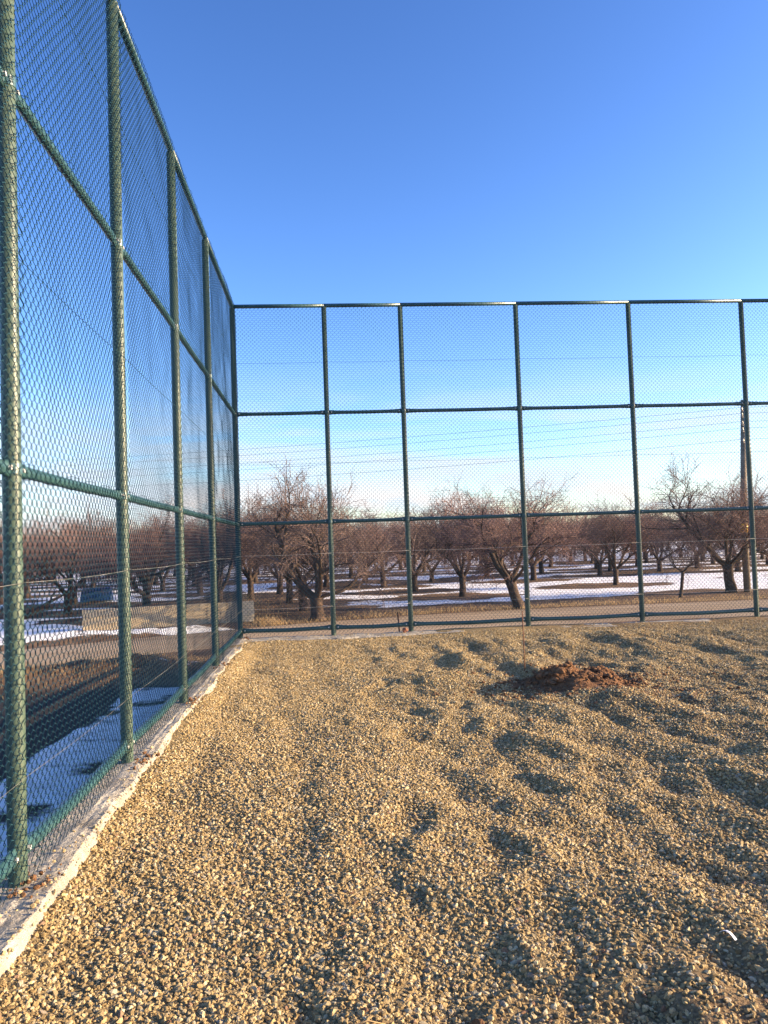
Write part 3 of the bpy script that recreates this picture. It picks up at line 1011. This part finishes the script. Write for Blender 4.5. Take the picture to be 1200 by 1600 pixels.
LABELS = [
    'forked bare fruit tree at the roadside, nearest the fence corner',
    'bare fruit tree with a straight trunk just behind the forked roadside tree',
    'bare fruit tree third in the row behind the forked roadside tree',
    'bare fruit tree fourth in the row behind the forked roadside tree',
    'small-looking bare fruit tree far behind the right end of the low wall',
    'bare fruit tree with a short dark trunk, left of the second end-fence post, on snow',
    'bare fruit tree on a brown patch left of the post with the brick lump',
    'bare fruit tree whose trunk shows just right of the post with the brick lump',
    'distant bare fruit tree between two short-trunked trees left of the brick-lump post',
    'distant bare fruit tree right of the brick-lump post, low in the snow',
    'vase-shaped bare fruit tree on brown ground left of the leaning roadside tree',
    'bare fruit tree far behind, between the vase-shaped and the leaning tree',
    'distant bare fruit tree seen through the fork of the roadside tree',
    'thick bare fruit tree leaning left over the verge in the middle of the roadside',
    'bare fruit tree behind and right of the leaning roadside tree, on snow',
    'far bare fruit tree with spreading low limbs right of the middle post',
    'far thin-trunked bare fruit tree in open snow right of the middle post',
    'bare fruit tree behind the small tree that stands alone on a brown disc',
    'small bare fruit tree alone on a brown disc in the snow',
    'far bare fruit tree close right of the fourth end-fence post',
    'upright bare fruit tree behind the thin crooked roadside tree',
    'thin crooked bare fruit tree at the road edge left of the utility pole',
    'farthest bare fruit tree right of the thin crooked tree',
    'largest bare fruit tree at right, beside the utility pole with yellow tape',
    'bare fruit tree directly behind the large tree beside the utility pole',
    'far bare fruit tree whose trunk shows left of the middle post',
    'bare fruit tree close behind the low tan wall',
    'bare fruit tree behind the snow, just left of the low tan wall',
    'bare fruit tree far behind the middle of the low tan wall',
    'bare fruit tree behind the right half of the low tan wall',
    'bare fruit tree standing off the right end of the low tan wall',
    'bare fruit tree behind the fallen bough, left of the low tan wall',
    'bare fruit tree at the left edge of the orchard, seen past the first fence post',
    'bare fruit tree in the row behind the right end of the low tan wall',
    'bare fruit tree farther back at the left edge, left of the blue covered stack',
    'bare fruit tree nearest the low tan wall, rising behind its left half',
]
KEEP = {'fork': 0.0, 'lean': 0.0, 'thin': 0.0, 'wide': 0.0}


def place_tree(x, y, sc, var, label, group):
    e = empty('fruit_tree', (x, y, float(ground_z(np.array([x]), np.array([y]))[0])), KEEP.get(var, rng.uniform(0, 6.28)))
    e.scale = (sc, sc, sc * rng.uniform(.95, 1.05))
    tag(e, label, 'tree', group)
    obj('trunk', VAR[var][0], e)
    tag(obj('crown', VAR[var][1], e), kind='stuff')


for (x, y, sc, var), lab in zip(NEAR, LABELS):
    place_tree(x, y, sc, var, lab, 'bare fruit trees of the orchard')
for x, y, sc, var in far:
    place_tree(x, y, sc, var, 'bare fruit tree in the massed far rows of the snowy orchard', 'far orchard trees')

# ------------------------------------------------------------------ low block wall
wl = tag(empty('low_wall', (-6.9, 23.25, GZ), R(14)), 'low tan block wall behind the snow heap, left of the fence corner', 'wall')
g = np.random.default_rng(5)
blk = []
for k in range(4):
    b_ = MB()
    V = np.array([[x, y, z] for z in (0, .205) for x, y in ((0, 0), (.392, 0), (.392, .2), (0, .2))], float)
    V += g.uniform(-.006, .006, V.shape)
    b_.add(V, np.array([[3, 2, 1, 0], [4, 5, 6, 7], [0, 1, 5, 4], [1, 2, 6, 5], [2, 3, 7, 6], [3, 0, 4, 7]]))
    blk.append(b_.build('block', M_BLOCK))
mbk = MB().box((2.42, .1, .27), (4.80, .17, .62))
obj('mortar', mbk.build('mortar', M_MORTAR), wl)
for c in range(3):
    for k in range(12 + (c % 2)):
        x = k * .404 - (.2 if c % 2 else 0)
        o = obj('block', blk[int(g.integers(0, 4))], wl, (x if k or not c % 2 else 0.0, float(g.uniform(-.008, .008)), -.02 + c * .214))
        if c % 2 and k in (0, 12):
            o.scale = (.5, 1, 1)
            o.location.x = 0 if k == 0 else 12 * .404 - .2

# ------------------------------------------------------------------ utility pole and cables
PX, PY = 15.35, 28.25
po = tag(empty('utility_pole', (PX, PY, GZ)), 'wooden utility pole with yellow tape, behind the end fence by the large tree', 'utility pole')
obj('shaft', MB().tube([(-.05, 0, -.2), (-.05, 0, 2.6), (.17, 0, 7.05)], [.125, .115, .095], 14).build('shaft', M_POLE, True), po)
obj('warning_tape', MB().tube([(-.055, 0, 2.18), (-.05, 0, 2.50)], [.128, .126], 14).build('warning_tape', M_YELLOW, True), po)
CZ = [6.62, 6.40, 6.10, 5.86, 5.45]
for k, z in enumerate(CZ):
    b_ = MB()
    b_.tube([(.18, -.08, z), (-.02, -.19, z), (-.02, -.19, z + .06)], .014, 6)
    b_.tube([(-.02, -.19, z + .05), (-.02, -.19, z + .14)], [.04, .032], 8)
    obj('insulator', b_.build('insulator', M_CERAM), po)
cab_lab = ['topmost of the five dark power cables crossing behind the end fence', 'second from top of the five dark power cables behind the end fence',
           'middle one of the five dark power cables behind the end fence', 'fourth from top of the five dark power cables behind the end fence',
           'lowest of the five dark power cables crossing behind the end fence']
for k, z in enumerate(CZ):
    pts = []
    zc = GZ + z + .13
    for (ax, ay), (bx, by), sg in (((-62, 54.0), (-23, 41.2), .35), ((-23, 41.2), (PX - .02, PY - .19), .30 + .04 * k), ((PX - .02, PY - .19), (54, 15.1), .35)):
        for t_ in np.linspace(0, 1, 17)[:-1]:
            pts.append((ax + (bx - ax) * t_, ay + (by - ay) * t_, zc - sg * 4 * t_ * (1 - t_)))
    tag(obj('power_cable', MB().tube(pts, .0055, 5).build('power_cable', M_CABLE, True)), cab_lab[k], 'cable', 'power cables')

# ------------------------------------------------------------------ soil mound, clods, rods, litter
g = np.random.default_rng(77)


def lump(r, seed, flat=.8, mat=M_SOIL, name='clod', sub=2):
    import bmesh
    bm = bmesh.new()
    bmesh.ops.create_icosphere(bm, subdivisions=sub, radius=1)
    q = np.random.default_rng(seed)
    w = q.normal(0, 1, (6, 3))
    ph = q.uniform(0, 6, 6)
    for v in bm.verts:
        c = np.array(v.co)
        f = 1 + .14 * sum(math.sin(1.6 * float(w[i] @ c) + ph[i]) for i in range(4)) + .12 * q.uniform(-1, 1)
        v.co = Vector((c[0] * f * r, c[1] * f * r * .85, c[2] * f * r * flat))
    me = bpy.data.meshes.new(name)
    bm.to_mesh(me)
    bm.free()
    me.materials.append(mat)
    return me


def cz(x, y):
    return float(court_z(np.array([x]), np.array([y]))[0])


def mound_h(x, y):
    b0 = 0.062 * np.exp(-(((x + .12) / .26) ** 2 + (y / .30) ** 2)) + 0.045 * np.exp(-(((x - .38) / .42) ** 2 + ((y + .10) / .30) ** 2))
    b0 += 0.04 * np.exp(-(((x - .1) / .35) ** 2 + ((y + .42) / .22) ** 2))
    rr_ = np.sqrt((x / .95) ** 2 + (y / .72) ** 2)
    h = b0 * (.85 + .9 * fbm(x, y, .20, 501, 5)) + .05 * fbm(x, y, .09, 511, 4) * np.clip(1.1 - rr_, 0, 1) - .012
    return np.where(rr_ < 1, h + .03 * (1 - rr_), -0.08 * (rr_ - .98) / .1 - 0.01)


MX, MY = 2.72, 9.15
mo = tag(empty('soil_mound', (MX, MY, 0)), 'small heap of crumbly reddish soil on the gravel near the end fence', 'mound')
obj('heap', grid_mesh('heap', np.linspace(-1.05, 1.05, 96), np.linspace(-.8, .8, 74),
                      lambda x, y: mound_h(x, y) + court_z(x + MX, y + MY), M_SOIL), mo)
lm = [lump(1, 900 + k, .75) for k in range(5)]
cl = MB()
for k in range(3400):
    a, q = g.uniform(0, 6.28), abs(g.normal(0, .62)) if k % 3 else abs(g.normal(0, 1.0))
    x, y = q * math.cos(a) * 1.15 + .12, q * math.sin(a) * .8
    r_ = (.005 + .026 * g.random() ** 4) * (1.3 if q < .45 else .8)
    src = lm[k % 5]
    V = np.array([v.co for v in src.vertices]) * r_ * g.uniform(.75, 1.25, 3)
    z = cz(MX + x, MY + y) + max(0, float(mound_h(np.array([x]), np.array([y]))[0])) + r_ * .3
    cl.add(V + np.array([x, y, z]), np.array([list(p.vertices) for p in src.polygons]))
tag(obj('crumbs', cl.build('crumbs', M_SOIL), mo), kind='stuff')

z0 = cz(2.47, 10.07)
rod = MB().tube([(0, 0, -.1), (.004, 0, .35), (.0, 0, .76)], .0075, 6).build('steel_rod', M_RUST, True)
tag(obj('steel_rod', rod, None, (2.47, 10.07, z0)), 'thin rusty steel rod standing in the gravel beside the soil mound', 'rod')
rod2 = MB().tube([(0, 0, -.75), (-.01, 0, -.1), (-.035, 0, .33)], .016, 7).build('steel_rod', M_RUST, True)
tag(obj('steel_rod', rod2, None, (1.33, DY + .36, 0)), 'short rusty steel peg outside the end fence beside the brick lump', 'rod')
bk = lump(.055, 31, .9, M_BRICK, 'brick_lump')
tag(obj('brick_lump', bk, None, (1.37, DY - .16, .045)), 'broken red brick lump at the foot of an end-fence post', 'rubble')

clab = [('orange brown dry clod resting on the gravel at the bottom of the view', 1.28 * .38, 2.86, .024), ('small dark red clod near the lower left of the gravel', -.28, 2.72, .018),
        ('pale brown clod close below the orange brown clod', .40, 2.74, .016)]
for k, (lb, x, y, r_) in enumerate(clab):
    tag(obj('clod', lump(r_, 60 + k, .85), None, (x, y, cz(x, y) + r_ * .55)), lb, 'clod', 'soil clods on the gravel')
tw = MB()
tw.tube([(-.13, .0, .012), (-.07, .02, .028), (-.01, .022, .03), (.06, .012, .022), (.12, .018, .016)], [.007, .006, .005, .004, .003], 6)
tw.tube([(-.03, .022, .028), (.03, .045, .03), (.09, .04, .015)], [.004, .003, .002], 5)
tag(obj('dry_twig', tw.build('dry_twig', M_STRAW, True), None, (.07, 2.85, cz(.07, 2.85))), 'bleached dry twig lying on the gravel at the bottom', 'twig')
sc_ = MB()
q = np.linspace(0, 1, 6)
for s_ in range(6):
    pass
V, th = [], .0015
for zz in (0, th):
    for a in q:
        for c in (-.5, .5):
            V.append((a * .075, c * .014 * (1 - .5 * a), .012 + .02 * math.sin(a * 3) + zz))
i0 = np.arange(12).reshape(6, 2)
f = np.stack([i0[:-1, 0], i0[:-1, 1], i0[1:, 1], i0[1:, 0]], -1)
sc_.add(np.array(V), [f[:, ::-1], f + 12, np.stack([i0[:-1, 0], i0[1:, 0], i0[1:, 0] + 12, i0[:-1, 0] + 12], -1), np.stack([i0[1:, 1], i0[:-1, 1], i0[:-1, 1] + 12, i0[1:, 1] + 12], -1)])
so_ = tag(obj('plastic_scrap', sc_.build('plastic_scrap', M_PAPER), None, (1.60, 3.18, cz(1.60, 3.18) + .012)), 'small white plastic scrap on the gravel at the right edge', 'litter')
so_.rotation_euler = (0, 0, 2.0)

# ------------------------------------------------------------------ dry grass on the verges
g = np.random.default_rng(88)
pts = []
for k in range(3000):
    x = g.uniform(-1.8, 16)
    pts.append((x, road_c(x) + road_w(x) + abs(g.normal(0, .9)) + .02, g.uniform(.03, .12)))
for k in range(1500):
    x = -2.3 - 5.2 * g.random()
    pts.append((x, 14.85 + .32 * (x + 4) + g.normal(0, .75), g.uniform(.03, .12)))
for k in range(260):
    pts.append((-1.75 + g.normal(0, .25), 23.1 + g.normal(0, .22), g.uniform(.08, .28)))
for k in range(160):
    pts.append((-2.7 + g.normal(0, .5), 25.6 + g.normal(0, .3), g.uniform(.5, 1.15)))
pts = np.array(pts)
P0 = np.stack([pts[:, 0], pts[:, 1], ground_z(pts[:, 0], pts[:, 1])], -1)
n = len(pts)
le = g.normal(0, .35, (n, 2)) * pts[:, 2:3]
P2 = P0 + np.stack([le[:, 0], le[:, 1], pts[:, 2]], -1)
P1 = (P0 + P2) / 2 + np.stack([-le[:, 0] * .2, -le[:, 1] * .2, pts[:, 2] * .1], -1)
V, F = tubes(np.stack([P0, P1, P2], 1), np.repeat([[.0045, .0035, .0012]], n, 0), 3)
tag(obj('dry_grass', mesh('dry_grass', V, F, M_STRAW)), 'dry straw-coloured grass along the road verge and bank', kind='stuff')

# ------------------------------------------------------------------ tarp-covered stack and fallen branch left of the wall
tb = tag(empty('covered_stack', (-10.55, 37.8, GZ), R(12)), 'dark blue tarpaulin-covered stack in the orchard, seen through the left fence', 'stack')
xs_, ys_ = np.linspace(-.72, .72, 25), np.linspace(-.5, .5, 17)
X, Y = np.meshgrid(xs_, ys_)
ed = np.maximum(smooth01(np.abs(X), .63, .72), smooth01(np.abs(Y), .42, .5))
Z = .62 - .58 * ed + .05 * fbm(X + 3, Y, .5, 601, 3)
V = np.stack([X * (1 + .06 * ed * fbm(X, Y, .3, 611, 2)), Y, Z], -1).reshape(-1, 3)
i = np.arange(X.size).reshape(X.shape)
qd = np.stack([i[:-1, :-1], i[:-1, 1:], i[1:, 1:], i[1:, :-1]], -1).reshape(-1, 4)
obj('tarpaulin', mesh('tarpaulin', V, qd, M_TARP, True), tb)
obj('pallet', MB().box((0, 0, .02), (1.3, .86, .12)).build('pallet', M_POLE), tb)
fb = MB()
fb.tube([(-.9, 0, .02), (-.45, .05, .28), (.1, .1, .62), (.5, .1, .8)], [.09, .08, .06, .03], 7)
fb.tube([(-.2, .08, .42), (.2, .3, .35), (.6, .45, .3)], [.05, .035, .015], 6)
fb.tube([(-.5, .05, .25), (-.4, -.3, .45), (-.2, -.5, .7)], [.045, .03, .012], 6)
fb.tube([(.1, .1, .6), (.2, -.2, .8), (.5, -.5, 1.0)], [.04, .025, .01], 6)
tag(obj('fallen_branch', fb.build('fallen_branch', M_BARK, True), None, (-9.6, 28.4, GZ)), 'dark fallen bough propped on the snow left of the low wall', 'branch')

# ------------------------------------------------------------------ stones and soil spilled on the kerbs
g = np.random.default_rng(99)
sm_ = [lump(1, 700 + k, .75, M_GRAVEL, 'pebble', 1) for k in range(5)]
sp_, so2 = MB(), MB()
spots = []
for k in range(520):
    y = 2.6 + 11.6 * g.random() ** 1.3
    spots.append((FX + .03 + .22 * g.random() ** .7, y, 0))
for k in range(420):
    x = g.uniform(-1.3, 9.3)
    spots.append((x, DY - .05 - abs(g.normal(0, .2)), 0))
for yy in LY[1:]:
    for k in range(46):
        spots.append((FX + .09 + g.normal(0, .05), yy + g.normal(0, .12), 1))
for x, y, red in spots:
    if x < FX + .005 and not red:
        continue
    r_ = (.004 + .010 * g.random() ** 2) * (1.25 if red else 1)
    src = sm_[int(g.integers(0, 5))]
    V = np.array([v.co for v in src.vertices]) * r_ * g.uniform(.75, 1.3, 3)
    a = g.uniform(0, 6.28)
    V = np.stack([V[:, 0] * math.cos(a) - V[:, 1] * math.sin(a), V[:, 0] * math.sin(a) + V[:, 1] * math.cos(a), V[:, 2]], 1)
    (so2 if red else sp_).add(V + np.array([x, y, .006 + r_ * .45]), np.array([list(p.vertices) for p in src.polygons]))
tag(obj('spilled_gravel', sp_.build('spilled_gravel', M_STONE)), 'loose gravel spilled onto the concrete strips', kind='stuff')
tag(obj('spilled_soil', so2.build('spilled_soil', M_SOIL)), 'reddish soil crumbs round the feet of the fence posts', kind='stuff')
